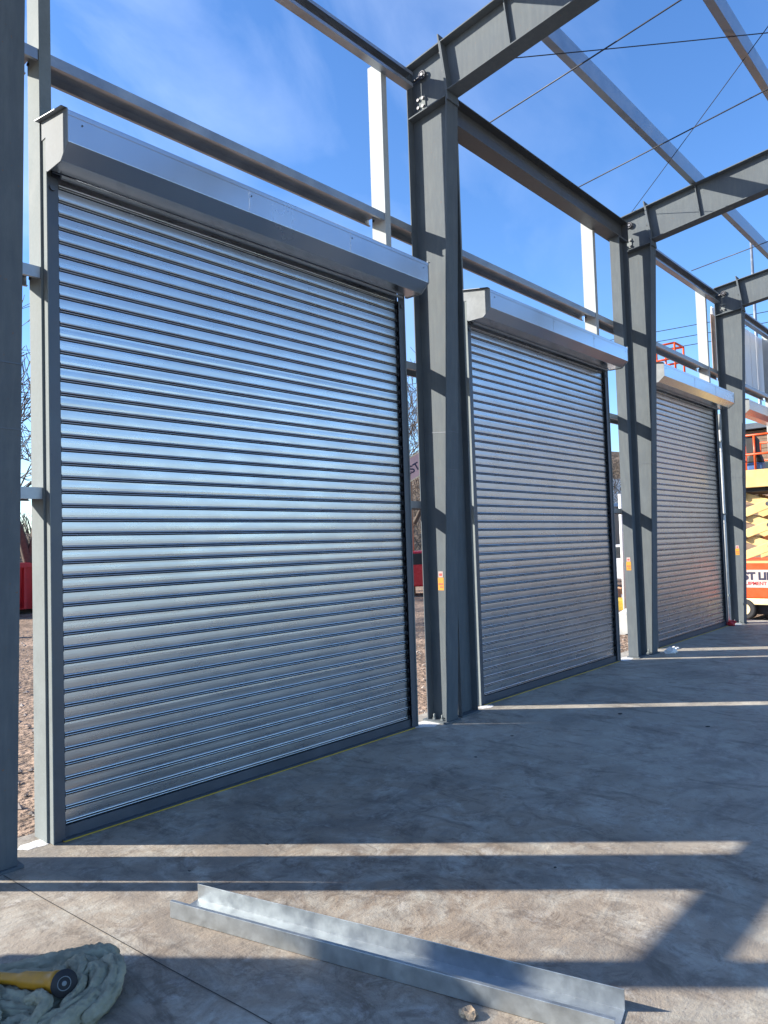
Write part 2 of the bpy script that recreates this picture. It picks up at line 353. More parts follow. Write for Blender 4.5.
def bare_tree(loc, hgt, seed, label):
    rnd = random.Random(seed)
    root = empty('bare_tree', loc, label, 'tree', 'bare trees beyond the yard')
    trunk, crown = MB(), MB()
    def branch(mb, p, d, L, r, depth):
        pts = [p]; q = p.copy(); dd = d.copy(); n = 4 if depth < 4 else 3
        for i in range(n):
            dd = (dd + Vector((rnd.gauss(0, .13), rnd.gauss(0, .13), .05 + rnd.gauss(0, .08)))).normalized(); q = q + dd * L / n; pts.append(q.copy())
        rr = [max(.011, r * (1 - .5 * i / n)) for i in range(n + 1)]
        mb.tube(pts, rr, 6 if depth < 2 else 3, cap=False)
        if depth >= 6: return
        for k in range(4 if depth in (1, 2) else 3 if depth < 5 else 2):
            i = n if k == 0 else rnd.randint(1, n)
            ax = dd.orthogonal().normalized(); ax.rotate(__import__('mathutils').Quaternion(dd, rnd.uniform(0, 6.28)))
            nd = (dd + ax * rnd.uniform(.45, .95)).normalized()
            branch(crown, pts[i], nd, L * rnd.uniform(.6, .82), rr[i] * .62, depth + 1)
    branch(trunk, Vector((0, 0, -.3)), Vector((0, 0, 1)), hgt * .3, hgt * .017, 0)
    trunk.build('trunk', BARK, root); crown.build('crown', BARK, root)
for a in [((5.3, 13.5, 0), 9.5, 3, 'leafless tree seen between the near column and the first jamb post'), ((10.4, 21, 0), 12.5, 5, 'tall leafless tree behind the red skip'),
          ((20.1, 13.2, 0), 12.0, 8, 'leafless tree standing right behind the lettered sign board'), ((25, 17, 0), 13.0, 11, 'larger leafless tree beyond the red car'),
          ((46, 17, 0), 9.5, 14, 'distant leafless tree seen past the second door, near the white van')]: bare_tree(*a)

# ------------------------------------------------------------------ steel frame
CX = [1.425, 5.215, 9.80, 13.85]
ZT = 6.085; SL = .12                          # rafter top = ZT - SL*Y  (Y negative inward)
def make_column():
    root = empty('steel_column', (0, 0, 0), 'x', 'column', 'tapered columns of the steel frame')
    t = .008
    inn = lambda z: -.155 - z * .0436
    MB().prism([(.040, .016), (inn(0), .016), (inn(5.60), 5.60), (.040, 5.56)], 'x', -t / 2, t / 2).build('web', STEEL, root)
    MB().prism([(.040, 5.575), (inn(5.6), 5.615), (-.318 - .02, ZT - SL * -.338 - .012), (.040, ZT - SL * .04 - .012)], 'x', -t / 2, t / 2).build('knee_web', STEEL, root)
    MB().prism([(inn(0), .016), (inn(0) - .012, .016), (inn(5.60) - .012, 5.60), (inn(5.60), 5.60)], 'x', -.085, .085).build('inner_flange', STEEL, root, .002)
    MB().box(-.085, .085, .040, .050, .016, ZT - .005).build('outer_flange', STEEL, root, .002)
    MB().prism([(.0395, 5.562), (inn(5.6) + .001, 5.602), (inn(5.6) + .001, 5.614), (.0395, 5.574)], 'x', -.082, .082).build('knee_plate', STEEL, root)
    MB().prism([(.0395, ZT - SL * .04 - .012), (-.338, ZT + SL * .338 - .012), (-.338, ZT + SL * .338), (.0395, ZT - SL * .04)], 'x', -.085, .085).build('knee_flange', STEEL, root)
    MB().prism([(inn(5.6) - .028, 5.56), (inn(5.6) - .012, 5.56), (-.326, 6.20), (-.342, 6.20)], 'x', -.087, .087).build('end_plate', STEEL, root, .002)
    MB().box(-.11, .11, inn(0) - .03, .085, .001, .016).build('base_plate', STEEL, root)
    for x in (-.06, .06):
        for y in (-.10, -.01):
            MB().tube([(x, y, .016), (x, y, .032)], .016, 6, smooth=False).tube([(x, y, .032), (x, y, .065)], .009, 8).build('anchor_bolt', GALVW, root)
    w = MB()
    for s in (-1, 1): w.prism([(.038, 2.615), (inn(2.6) + .001, 2.588), (inn(2.6) + .001, 2.594), (.038, 2.621)], 'x', s * .0042, s * .0068)
    w.box(-.087, .087, inn(2.6) - .0145, inn(2.6) - .0118, 2.588, 2.595)
    w.box(-.087, .087, inn(2.25) - .0145, inn(2.25) - .0118, 2.250, 2.256)
    w.build('weld_seam', GUIDE, root)
    # clip plate and bolts for the bracing and the eave strut
    MB().box(-.016, -.0045, -.115, -.02, 5.64, 5.77).build('clip_plate', GALVW, root)
    for y in (-.095, -.04):
        for z in (5.665, 5.74): MB().tube([(-.016, y, z), (-.034, y, z)], .015, 6, smooth=False).build('bolt', BOLT, root)
    b = MB()
    for k in range(16):
        t0, t1 = k * PI / 8, (k + 1) * PI / 8
        b.tube([(-.03, -.10 + .035 * math.cos(t0), 5.955 + .035 * math.sin(t0)), (-.03, -.10 + .035 * math.cos(t1), 5.955 + .035 * math.sin(t1))], .011, 6)
    b.tube([(-.03, -.10, 5.955), (-.03, -.0, 5.935)], .012, 6); b.tube([(-.0045, -.10, 5.955), (-.045, -.10, 5.955)], .018, 6)
    b.build('brace_anchor', BOLT, root)
    for s in (-.055, .055):
        for z in (5.68, 5.86, 6.04):
            y = inn(5.6) - .028 + (z - 5.56) * .128; MB().tube([(s, y + .016, z), (s, y + .034, z)], .014, 6, smooth=False).build('bolt', BOLT, root)
    return root
labs = ['nearest tapered steel column cut off by the left edge', 'tapered steel column between the first and second roller doors', 'tapered steel column between the second and third roller doors', 'tapered steel column just left of the orange scissor lift']
col0 = make_column(); col0.location = (CX[1], 0, 0); col0['label'] = labs[1]
columns = [copy_thing(col0, (CX[0], 0, 0), labs[0]), col0, copy_thing(col0, (CX[2], 0, 0), labs[2]), copy_thing(col0, (CX[3], 0, 0), labs[3])]

def sticker(par, x, y, z):
    s = MB().box(x - .0015, x, y - .032, y + .032, z - .085, z + .03).build('sticker', STICKY, par)
    MB().box(x - .0015, x, y - .025, y + .025, z + .033, z + .085).build('sticker_top', STICKW, s)
    MB().box(x - .0028, x - .0018, y - .015, y + .015, z + .045, z + .068).build('warning_mark', STICKR, s)
    MB().box(x - .0028, x - .0018, y - .025, y + .025, z - .035, z - .022).box(x - .0028, x - .0018, y - .025, y + .012, z - .06, z - .05).build('print', STICKR, s)
sticker(col0, -.004, -.095, 1.255)
sticker(columns[3], -.004, -.10, 1.30)

def make_rafter():
    root = empty('rafter', (0, 0, 0), 'x', 'rafter', 'roof rafters of the steel frame')
    D = .49; Y0 = -.40; Y1 = -9.6
    top = lambda y: ZT - SL * y
    MB().prism([(-.342, top(-.342) - .012), (Y1, top(Y1) - .012), (Y1, top(Y1) - D), (-.425, top(-.425) - D + .02)], 'x', -.004, .004).build('web', STEEL, root)
    MB().prism([(-.343, top(-.343) - .012), (Y1, top(Y1) - .012), (Y1, top(Y1)), (-.343, top(-.343))], 'x', -.085, .085).build('top_flange', STEEL, root, .002)
    MB().prism([(-.428, top(-.428) - D), (Y1, top(Y1) - D), (Y1, top(Y1) - D + .012), (-.428, top(-.428) - D + .012)], 'x', -.085, .085).build('bottom_flange', STEEL, root, .002)
    MB().prism([(-.36, top(-.36) + .0), (-.344, top(-.344)), (-.411, top(-.44) - D), (-.427, top(-.44) - D)], 'x', -.0865, .0865).build('end_plate', STEEL, root)
    for y in (-1.0, -2.2, -3.5, -4.8, -6.1, -7.4, -8.7):
        m = MB()
        for s in (-1, 1): m.prism([(y - .005, top(y) + .02), (y + .005, top(y) + .02), (y + .005 - .058, top(y) - D + .0065), (y - .005 - .058, top(y) - D + .0055)], 'x', s * .0045, s * .040)
        m.build('stiffener', STEEL, root)
        m = MB().box(-.05, .05, y + .034, y + .042, top(y) + .001, top(y) + .17); m.build('purlin_clip', STEEL, root)
    return root
raf0 = make_rafter(); raf0.location = (CX[1], 0, 0); raf0['label'] = 'roof rafter rising from the column between first and second doors'
for x, l in ((CX[0], 'nearest roof rafter, resting on the column at the left edge'), (CX[2], 'roof rafter rising from the column between second and third doors'), (CX[3], 'farthest roof rafter, over the column left of the orange lift')):
    copy_thing(raf0, (x, 0, 0), l)
# far half of each frame, behind the photographer
for x, l in zip(CX, ('first', 'second', 'third', 'fourth')):
    c = copy_thing(raf0, (x, -19.2, 0), '%s rafter of the opposite roof slope counted from the left' % l, 'rafters of the opposite roof slope'); c.rotation_euler = (0, 0, PI)
    c = copy_thing(col0, (x, -19.2, 0), '%s column of the opposite wall counted from the left' % l, 'columns of the opposite wall', skip=('sticker',)); c.rotation_euler = (0, 0, PI)

# portal frame of the second bay
def portal():
    m = empty('portal_column', (5.54, 0, 0), 'slim steel brace column hidden beside the second door, left side', 'column', 'portal brace columns')
    def fill(p, sgn):
        MB().box(-.13, -.121, -.13, .005, .016, 5.655).build('flange', STEEL, p, .002)
        MB().box(.121, .13, -.13, .005, .016, 5.655).build('flange', STEEL, p, .002)
        MB().box(-.121, .121, -.067, -.059, .016, 5.655).build('web', STEEL, p)
        MB().box(-.15, .15, -.15, .02, .001, .016).build('base_plate', STEEL, p)
        MB().box(-.13, .13, -.131, .036, 5.656, 5.669).build('cap_plate', STEEL, p)
    fill(m, 1)
    c = copy_thing(m, (9.462, 0, 0), 'slim steel brace column right of the second door with yellow sticker')
    sticker(c, -.1305, -.055, 1.24)
    b = empty('portal_beam', (7.4775, 0, 5.67), 'dark steel I beam spanning above the second roller door', 'beam')
    x0, x1 = -2.17, 2.17
    MB().box(x0, x1, -.13, .06, .0, .012).build('bottom_flange', STEEL2, b, .002); MB().box(x0, x1, -.13, .06, .263, .275).build('top_flange', STEEL2, b, .002); MB().box(x0, x1, -.039, -.031, .012, .263).build('web', STEEL2, b)
    for x in (x0, x1 - .012): MB().box(x, x + .012, -.128, -.039, .012, .263).build('end_stiffener', STEEL2, b)
portal()

# secondary steel: each member one C section along X
def c_member(name, x0, x1, y, z, depth, fl, lip, m, label, cat, group, flip=1, bev=0):
    o = MB().prism(c_sect(depth, fl, lip, flip=flip), 'x', -(x1 - x0) / 2, (x1 - x0) / 2).build(name, m, loc=((x0 + x1) / 2, y, z))
    return tag(o, label, cat, group)
G = 'eave struts'
c_member('eave_strut', CX[0] + .09, CX[1] - .09, -.0, 5.912, .14, .08, .03, GALVD, 'galvanised eave strut high above the first roller door', 'eave strut', G)
c_member('eave_strut', CX[2] + .09, CX[3] - .09, .0, 5.87, .18, .09, .03, GALVD, 'galvanised eave strut high above the third roller door', 'eave strut', G)
c_member('eave_strut', CX[3] + .09, 18.2, .0, 5.87, .18, .09, .03, GALVD, 'galvanised eave strut above the pale wall sheets at the far right', 'eave strut', G)
def flat_c(x0, x1, ztop, label, group, name):
    t, D, H, lip = .0035, .098, .066, .022
    p = [(-D, 0), (D, 0), (D, -H), (D - lip, -H), (D - lip, -H + t), (D - t, -H + t), (D - t, -t), (-D + t, -t), (-D + t, -H + t), (-D + lip, -H + t), (-D + lip, -H), (-D, -H)]
    m = MB().prism(p, 'x', -(x1 - x0) / 2, (x1 - x0) / 2); m.box(-(x1 - x0) / 2, (x1 - x0) / 2, -.012, .012, -.012, -t - .0005)
    o = m.build(name, GALVD, loc=((x0 + x1) / 2, .140, ztop)); return tag(o, label, 'girt', group)
G = 'header girts over the doors'
HT = 4.555
for x0, x1, l in ((-2.9, .084, 'header girt left of the nearest column, outside the picture'), (1.813, 4.757, 'galvanised header girt running just above the first roller door hood'), (5.918, 8.884, 'galvanised header girt running just above the second roller door hood'), (10.311, 13.229, 'galvanised header girt running just above the third roller door hood'), (14.351, 17.369, 'galvanised header girt under the pale wall sheets at the far right')):
    flat_c(x0, x1, HT, l, G, 'header_girt')
G = 'short girts beside the doors'
def short(x0, x1, z, l): flat_c(x0, x1, z, l, G, 'short_girt')
JP = [(1.743, 1.812, 4.758, 4.828), (5.847, 5.917, 8.885, 8.955), (10.24, 10.31, 13.23, 13.30), (14.28, 14.35, 17.37, 17.44)]
for k, (h, z) in enumerate((('top', HT), ('upper', 3.26), ('lower', 1.985))):
    short(.156, 1.742, z, h + ' short girt between the nearest column and the first left jamb')
    short(4.829, 5.846, z, h + ' short girt behind the column between first and second doors')
    short(8.956, 10.239, z, h + ' short girt behind the column between second and third doors')
    short(13.301, 14.279, z, h + ' short girt behind the column left of the orange lift')
def jamb(x0, x1, open_to, z1, label, m=None):
    """C stud standing on the slab edge, from floor to eave; web faces left (or right)"""
    d, t, lip = .20, .004, .025
    xw, xo = (x0, x1) if open_to > 0 else (x1, x0); s = 1 if open_to > 0 else -1
    poly = [(xw, .057), (xo, .057), (xo, .057 + lip), (xo - t * s, .057 + lip), (xo - t * s, .057 + t), (xw + t * s, .057 + t), (xw + t * s, .214), (xo - t * s, .214), (xo - t * s, .218 - lip), (xo, .218 - lip), (xo, .218), (xw, .218)]
    cx = (x0 + x1) / 2
    o = MB().prism([(p - cx, q - .155) for p, q in poly], 'z', 0, z1).build('jamb_post', m or GALVW, loc=(cx, .133, .001))
    for z in (HT - .033, 3.227, 1.952):
        b = MB()
        for y in (-.045, .045): b.tube([(xw - cx - .0002, y, z), (xw - cx - .009, y, z)], .011, 6, smooth=False)
        b.build('girt_bolts', BOLT, o)
    tag(o, label, 'post', 'galvanised jamb posts of the doors'); return o
od = ('first', 'second', 'third', 'fourth')
for i, (a, b, c, d) in enumerate(JP):
    jl = ['left jamb post of the first roller door, beside the nearest column', 'left jamb post of the second roller door, mostly behind the brace column', 'left jamb post of the third roller door, hidden behind its column', 'left jamb post of the open doorway with the orange lift'][i]
    jr = ['right jamb post of the first roller door, rising bright to the eave', 'right jamb post of the second roller door, rising bright to the beam', 'right jamb post of the third roller door, rising bright to the eave', 'right jamb post of the open doorway with the orange lift'][i]
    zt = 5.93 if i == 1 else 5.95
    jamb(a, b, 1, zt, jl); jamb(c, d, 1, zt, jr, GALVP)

# purlins, sag rods, bracing
def purlin(y, k):
    z = ZT - SL * y + .102
    c_member('purlin', -2.5, 18.2, y, z, .2, .075, .02, GALVD, ['roof purlin closest to the eave, running over all the rafters', 'second roof purlin from the eave, crossing the upper right corner', 'third roof purlin in from the eave', 'fourth roof purlin in from the eave', 'fifth roof purlin in from the eave', 'sixth roof purlin in from the eave', 'roof purlin nearest the ridge'][k], 'purlin', 'roof purlins', flip=-1)
for k, y in enumerate((-1.0, -2.2, -3.5, -4.8, -6.1, -7.4, -8.7)): purlin(y, k)
def rod(name, p, q, r, label, cat, group):
    p, q = Vector(p), Vector(q); n = 8; pts = [p.lerp(q, i / n) - Vector((0, 0, .02 * 4 * (i / n) * (1 - i / n))) for i in range(n + 1)]; o = p
    m = MB().tube([tuple(v - o) for v in pts], r, 6); return tag(m.build(name, CABLE, loc=tuple(o)), label, cat, group)
rz = lambda y: ZT - SL * y + .06
for x, l in ((6.56, 'dark roof rod over the left half of the second bay'), (8.6, 'dark roof rod over the right half of the second bay'), (11.1, 'dark roof rod over the left half of the third bay'), (12.82, 'dark roof rod over the right half of the third bay'), (2.7, 'dark roof rod over the left half of the first bay'), (15.2, 'dark roof rod over the open bay at far right')):
    rod('sag_rod', (x * .958, -.07, 5.952 if 5.3 < x < 9.7 else 5.975), (x * .958 - .12, -8.9, 5.955 + SL * 8.85), .0075, l, 'rod', 'roof rods running up the slope')
rod('brace_cable', (CX[1] + .01, -.10, rz(-.1) - .1), (CX[2] - .05, -4.75, rz(-4.75) - .02), .0055, 'diagonal brace cable starting at the column between first and second doors', 'cable', 'diagonal roof brace cables')
rod('brace_cable', (CX[2] - .01, -.10, rz(-.1) - .05), (CX[1] + .05, -4.75, rz(-4.75) - .02), .0045, 'diagonal brace cable starting at the column between second and third doors', 'cable', 'diagonal roof brace cables')

# ------------------------------------------------------------------ roller doors
DW = 3.15; HZ0, HZ1 = 3.79, 4.09
def make_door():
    root = empty('roller_door', (0, 0, 0), 'x', 'roller door', 'roller doors along the wall')
    w = DW / 2; gi = w - .065
    # curtain: real slat profile; slats differ by a hair so the reflections break up
    rnd = random.Random(3); P = .0815; z = .075; m = MB(); prof = []
    while z < 3.86:
        a = rnd.gauss(0, .00020); 
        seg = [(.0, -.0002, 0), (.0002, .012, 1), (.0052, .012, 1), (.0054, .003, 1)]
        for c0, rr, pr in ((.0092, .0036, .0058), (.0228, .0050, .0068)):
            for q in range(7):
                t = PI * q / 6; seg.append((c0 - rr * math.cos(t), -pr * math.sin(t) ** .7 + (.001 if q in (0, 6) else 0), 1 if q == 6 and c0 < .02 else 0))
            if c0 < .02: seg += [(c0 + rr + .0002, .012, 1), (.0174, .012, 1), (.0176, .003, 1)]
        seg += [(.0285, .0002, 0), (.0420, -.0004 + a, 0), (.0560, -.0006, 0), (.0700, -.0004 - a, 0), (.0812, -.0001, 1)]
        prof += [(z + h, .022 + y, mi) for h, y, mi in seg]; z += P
    xs = [-gi - .02, -gi / 3, gi / 3, gi + .02]; k = len(xs); mids = []
    for (zz, yy, mi) in prof:
        for x in xs: m.v.append((x, yy, zz))
    for i in range(len(prof) - 1):
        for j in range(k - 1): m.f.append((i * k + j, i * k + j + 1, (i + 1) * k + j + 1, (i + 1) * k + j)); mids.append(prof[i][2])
    n = len(m.v)
    for (zz, yy, mi) in prof:
        for x in (xs[0], xs[-1]): m.v.append((x, .0365, zz))
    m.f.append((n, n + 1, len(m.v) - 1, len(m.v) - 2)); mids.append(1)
    zz = .075
    while zz < 3.8:
        for sg in (-1, 1):
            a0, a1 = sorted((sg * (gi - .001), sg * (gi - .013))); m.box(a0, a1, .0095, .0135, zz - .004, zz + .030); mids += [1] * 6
        zz += P
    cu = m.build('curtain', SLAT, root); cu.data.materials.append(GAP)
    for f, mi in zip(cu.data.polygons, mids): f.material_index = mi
    bb = MB().box(-gi - .015, gi + .015, .008, .013, .008, .074).box(-gi - .015, gi + .015, -.03, .008, .0085, .013).box(-gi - .015, gi + .015, .031, .036, .008, .074)
    bb.build('bottom_bar', GUIDE, root)
    MB().box(-gi - .015, gi + .015, -.033, .038, .0015, .0068).build('bottom_seal', YELLOW, root)
    for s in (-1, 1):
        g = MB()
        x0, x1 = s * (w - .066), s * w
        lo, hi = min(x0, x1), max(x0, x1)
        g.box(lo, hi, -.012, -.006, .002, HZ0 - .002)
        g.box(lo, hi, .046, .052, .002, HZ0 - .002)
        e = s * (w - .006); g.box(min(e, x1), max(e, x1), -.006, .046, .002, HZ0 - .002)
        g.build('guide', GUIDE, root, .0015)
        a = MB(); o = s * w + s * .0005; o2 = s * (w + .006)
        a.box(min(o, o2), max(o, o2), -.022, .0525, .002, 4.09)
        a.build('wall_angle', GALVW, root, .001)
    hw = w + .006
    sec = [(.045, 4.11), (-.296, 4.052), (-.302, 4.045), (-.302, 3.868), (-.214, 3.794), (-.062, 3.797), (-.062, 3.803), (-.211, 3.800), (-.296, 3.871), (-.296, 4.043), (.045, 4.101)]
    h = MB().prism(sec, 'x', -hw, hw); 
    h.build('hood', HOOD, root, .0015)
    l = MB().box(-hw, hw, -.305, -.3025, 4.018, 4.041); l.build('hood_hem', HOOD, root)
    sc = MB()
    for x in (-1.50, -.33, .64, 1.52):
        for zz in (3.985,): sc.tube([(x, -.3021, zz), (x, -.3055, zz)], .0055, 6, smooth=False)
    sc.build('screws', BOLT, root)
    for x in (-.35, .62): MB().box(x, x + .004, -.3048, -.3025, 3.87, 4.017).build('hood_seam', HOOD, root)
    for s in (-1, 1):
        a, b = sorted((s * (hw + .0005), s * (hw + .005)))
        e = MB().prism([(.05, 4.118), (-.300, 4.058), (-.306, 4.05), (-.306, 3.866), (-.216, 3.788), (-.05, 3.79), (-.026, 3.80), (-.026, 4.0), (.05, 4.0)], 'x', a, b).build('end_plate', ENDP, root)
        a, b = sorted((s * (hw + .0055), s * (hw + .036)))
        MB().prism([(.05, 4.118), (-.300, 4.058), (-.300, 4.054), (.05, 4.114)], 'x', a, b).build('end_plate_lip', GUIDE, e)
    br = MB().tube([(-w, -.1, 3.955), (w, -.1, 3.955)], .085, 20); br.build('barrel', GALVD, root)
    for s in (-1, 1): MB().tube([(s * (w - .03), -.015, HZ0 - .07), (s * (w - .03), -.025, HZ0 - .07)], .017, 10).build('guide_roller', GUIDE, root)
    # lintel brush line above the curtain
    MB().box(-gi, gi, -.062, -.040, 3.775, 3.792).build('lintel_brush', GALVD, root)
    return root
DC = [(1.781 + 4.892) / 2, (5.895 + 8.987) / 2 + .015, 11.835]
door0 = make_door(); door0.location = (DC[0], 0, 0); door0['label'] = 'largest and nearest closed galvanised roller door at the left'
copy_thing(door0, (DC[1], 0, 0), 'middle closed galvanised roller door, between the two wide columns')
copy_thing(door0, (DC[2], 0, 0), 'farthest closed roller door, smallest and warm tinted by the lift')
copy_thing(door0, (15.885, 0, 0), 'raised roller door hood above the orange scissor lift, curtain rolled up', skip=('curtain', 'bottom_bar', 'bottom_seal', 'lintel_brush'))
def shadow_blockers():  # unseen stack, added and sized to cast the long shadow on the slab
    root = empty('shadow_blocker', (-1.9, .45, -.12), 'tall bundle stood out of view left of the nearest column, added to cast the floor shadow', 'blocker')
    for i in range(6):
        MB().box(-1.82 + .03 * (i % 2), 1.84 - .02 * (i % 3), -.10, .12, .12 + i * .31, .42 + i * .31).build('pack', PANEL, root, .01)
    for x in (-1.4, 0, 1.4): MB().box(x - .05, x + .05, -.14, .16, 0, .118).build('bearer', WOOD, root); MB().box(x - .02, x + .02, -.104, .124, .119, 1.975).build('strap', BLACK, root)
shadow_blockers()
def near_jamb():
    o = MB().box(-.03, .03, -.01, .06, 0, 4.31).build('jamb_post', GALVW, loc=(1.10, 0, .001)); tag(o, 'slim jamb post left of the nearest column, outside the picture', 'post', 'galvanised jamb posts of the doors')
    o = MB().box(-.035, .035, -.1, .1, 0, 4.31).build('jamb_post', GALVW, loc=(.12, .155, .001)); tag(o, 'jamb post left of the nearest column beside the shadow bundle, outside the picture', 'post', 'galvanised jamb posts of the doors')
near_jamb()

def downpipe():
    m = MB().tube([(0, 0, .0), (0, 0, 3.72)], .03, 14)
    o = m.build('downpipe', WHITE, loc=(13.515, .0, .002)); tag(o, 'thin white vertical pipe between the third door and the column by the lift', 'pipe')
    b = MB()
    for z in (.5, 1.93, 3.22): b.box(-.036, .036, -.036, .11, z, z + .03)
    b.build('bracket', GALVW, o); MB().tube([(0, 0, 3.45), (0, 0, 3.722)], .043, 14).build('collar', GALVP, o)
downpipe()

# grout and dirt at the column feet
def grout(x, y, label, seed, s=1):
    rnd = random.Random(seed); m = MB(); n = 14; m.v.append((0, 0, .006))
    for k in range(n):
        t = 2 * PI * k / n; r = rnd.uniform(.75, 1.2) * s; m.v.append((.17 * r * math.cos(t), .11 * r * math.sin(t), .0012))
    for k in range(n): m.f.append((0, 1 + k, 1 + (k + 1) % n))
    tag(m.build('grout_smear', PLASTER, loc=(x, y, 0)), label, 'grout', 'white grout smears at the column feet')
grout(5.03, -.02, 'white grout smear at the foot of the column between first and second doors', 1); grout(9.19, .0, 'white grout smear at the right foot of the second door', 2); grout(13.62, -.05, 'white grout smear at the foot of the column by the orange lift', 3)
grout(5.90, -.07, 'white grout smear at the left foot of the second door', 4, .6); grout(1.70, .08, 'white grout smear at the left foot of the first door', 6, .55)

# ------------------------------------------------------------------ things on the floor
def channel():
    L, Wd, H, t = 1.885, .178, .072, .003
    poly = [(0, .001), (Wd, .001), (Wd, H), (Wd - .001, H), (Wd - t, H), (Wd - t, .001 + t), (t, .001 + t), (t, H - t), (.016, H - t), (.016, H), (0, H)]
    # local frame: section in (x,z), long axis -y
    o = MB().prism(poly, 'y', 0, -L).build('steel_channel', CHAN, bevel=.0012)
    o.location = (1.737, -1.237, .001); o.rotation_euler = (0, 0, math.atan2(.25, .968))
    tag(o, 'long galvanised steel channel lying open side up on the concrete floor', 'channel')
channel()

def cloth():
    rnd = random.Random(21); m = MB()
    e = Vector((.672, -.740)); g = Vector((.740, .672))     # right / away as seen from the doors' middle
    def S(a, b, z): return (e.x * a + g.x * b, e.y * a + g.y * b, z)
    def fold(pts, r, sd, seg=30, sub=14):
        P = [Vector(p) for p in pts]; out = []
        for i in range(len(P) - 1):
            p0, p1, p2, p3 = P[max(i - 1, 0)], P[i], P[i + 1], P[min(i + 2, len(P) - 1)]
            for k in range(sub):
                t = k / sub; out.append(.5 * ((2 * p1) + (p2 - p0) * t + (2 * p0 - 5 * p1 + 4 * p2 - p3) * t * t + (3 * p1 - p0 - 3 * p2 + p3) * t ** 3))
        out.append(P[-1]); n = len(out); st = len(m.v)
        r = r * .86; m.tube([tuple(v) for v in out], r, seg)
        tw = rnd.uniform(-2.5, 2.5)
        for i in range(n):
            u = i / (n - 1); end = min(1, (min(u, 1 - u) * n / 7)) ** .5
            for j in range(seg):
                q = Vector(m.v[st + i * seg + j]); d = q - out[i]; t = 2 * PI * j / seg + tw * u
                w = noise.noise(Vector((math.cos(t) * 1.6, math.sin(t) * 1.6, u * 3.2 + sd * 7.1))) * .34 \
                    - abs(noise.noise(Vector((math.cos(t) * 3.6, math.sin(t) * 3.6, u * 5 + sd * 3.3)))) * .62 \
                    + noise.noise(Vector((math.cos(t) * 5, math.sin(t) * 5, u * 26 + sd))) * .22 \
                    + noise.noise(Vector((q.x * 60, q.y * 60, q.z * 60 + sd))) * .05
                d = d * (.22 + .78 * end) * (1.2 + w); d.z *= .98
                q = out[i] + d; m.v[st + i * seg + j] = (q.x, q.y, max(.0, q.z))
    F = [([S(-.42, .10, .02), S(-.22, .13, .03), S(-.04, .16, .045), S(.07, .17, .055), S(.155, .185, .06), S(.185, .175, .035)], .042),
         ([S(-.42, .05, .02), S(-.2, .075, .03), S(-.02, .10, .03), S(.12, .13, .04), S(.2, .15, .03)], .040),
         ([S(.045, .085, .03), S(.085, .085, .075), S(.115, .045, .075), S(.11, -.02, .055), S(.075, -.07, .035), S(.05, -.10, .02)], .036),
         ([S(.14, .07, .03), S(.185, .10, .06), S(.225, .085, .08), S(.25, .03, .065), S(.25, -.05, .045), S(.225, -.11, .03), S(.2, -.15, .02)], .034),
         ([S(.125, -.01, .04), S(.155, .045, .085), S(.19, .03, .085), S(.195, -.04, .06), S(.165, -.10, .05), S(.11, -.155, .04), S(.04, -.20, .03), S(-.03, -.23, .02)], .031),
         ([S(.245, .04, .03), S(.225, -.03, .04), S(.2, -.09, .05), S(.165, -.15, .04), S(.12, -.21, .03)], .034),
         ([S(-.42, -.045, .03), S(-.28, -.03, .055), S(-.16, -.035, .06), S(-.06, -.06, .05), S(.02, -.075, .04), S(.06, -.06, .02)], .040),
         ([S(-.40, -.10, .03), S(-.26, -.095, .045), S(-.14, -.11, .05), S(-.03, -.12, .045), S(.05, -.12, .03), S(.1, -.10, .02)], .032),
         ([S(-.17, -.2, .03), S(-.15, -.145, .065), S(-.105, -.145, .07), S(-.08, -.19, .05), S(-.075, -.26, .03)], .028),
         ([S(-.40, -.15, .03), S(-.28, -.14, .05), S(-.21, -.155, .055), S(-.18, -.21, .045), S(-.19, -.28, .03)], .034),
         ([S(-.05, -.17, .03), S(.0, -.165, .04), S(.05, -.165, .035), S(.09, -.14, .02)], .026),
         ([S(-.40, -.21, .02), S(-.2, -.24, .03), S(-.02, -.28, .03), S(.1, -.27, .02)], .040),
         ([S(.0, .05, .05), S(.04, .04, .085), S(.06, .0, .08), S(.035, -.045, .06), S(-.01, -.06, .05)], .026),
         ([S(.08, -.05, .04), S(.10, -.02, .08), S(.145, -.03, .09), S(.15, -.08, .07), S(.12, -.12, .05)], .024),
         ([S(-.09, -.02, .05), S(-.03, -.01, .085), S(.02, -.03, .085), S(.05, -.06, .06)], .023),
         ([S(-.02, -.10, .05), S(.03, -.10, .08), S(.07, -.13, .075), S(.06, -.18, .05), S(.02, -.22, .03)], .025),
         ([S(-.25, -.07, .06), S(-.2, -.06, .09), S(-.14, -.08, .09), S(-.1, -.12, .06)], .024),
         ([S(.02, .10, .04), S(.06, .13, .065), S(.12, .12, .075), S(.16, .09, .06)], .024),
         ([S(-.25, .01, .015), S(-.05, .01, .02), S(.08, .02, .02), S(.17, .03, .015)], .045),
         ([S(-.3, -.17, .012), S(-.1, -.17, .012), S(.06, -.17, .012), S(.15, -.15, .012)], .045)]
    for i, (p, r) in enumerate(F): fold(p, r, i + 1)
    o = m.build('canvas_tarp', CLOTH); o.location = (1.118, -1.415, .001)
    tag(o, 'crumpled grey green canvas tarp bundled on the floor', 'tarp')
cloth()

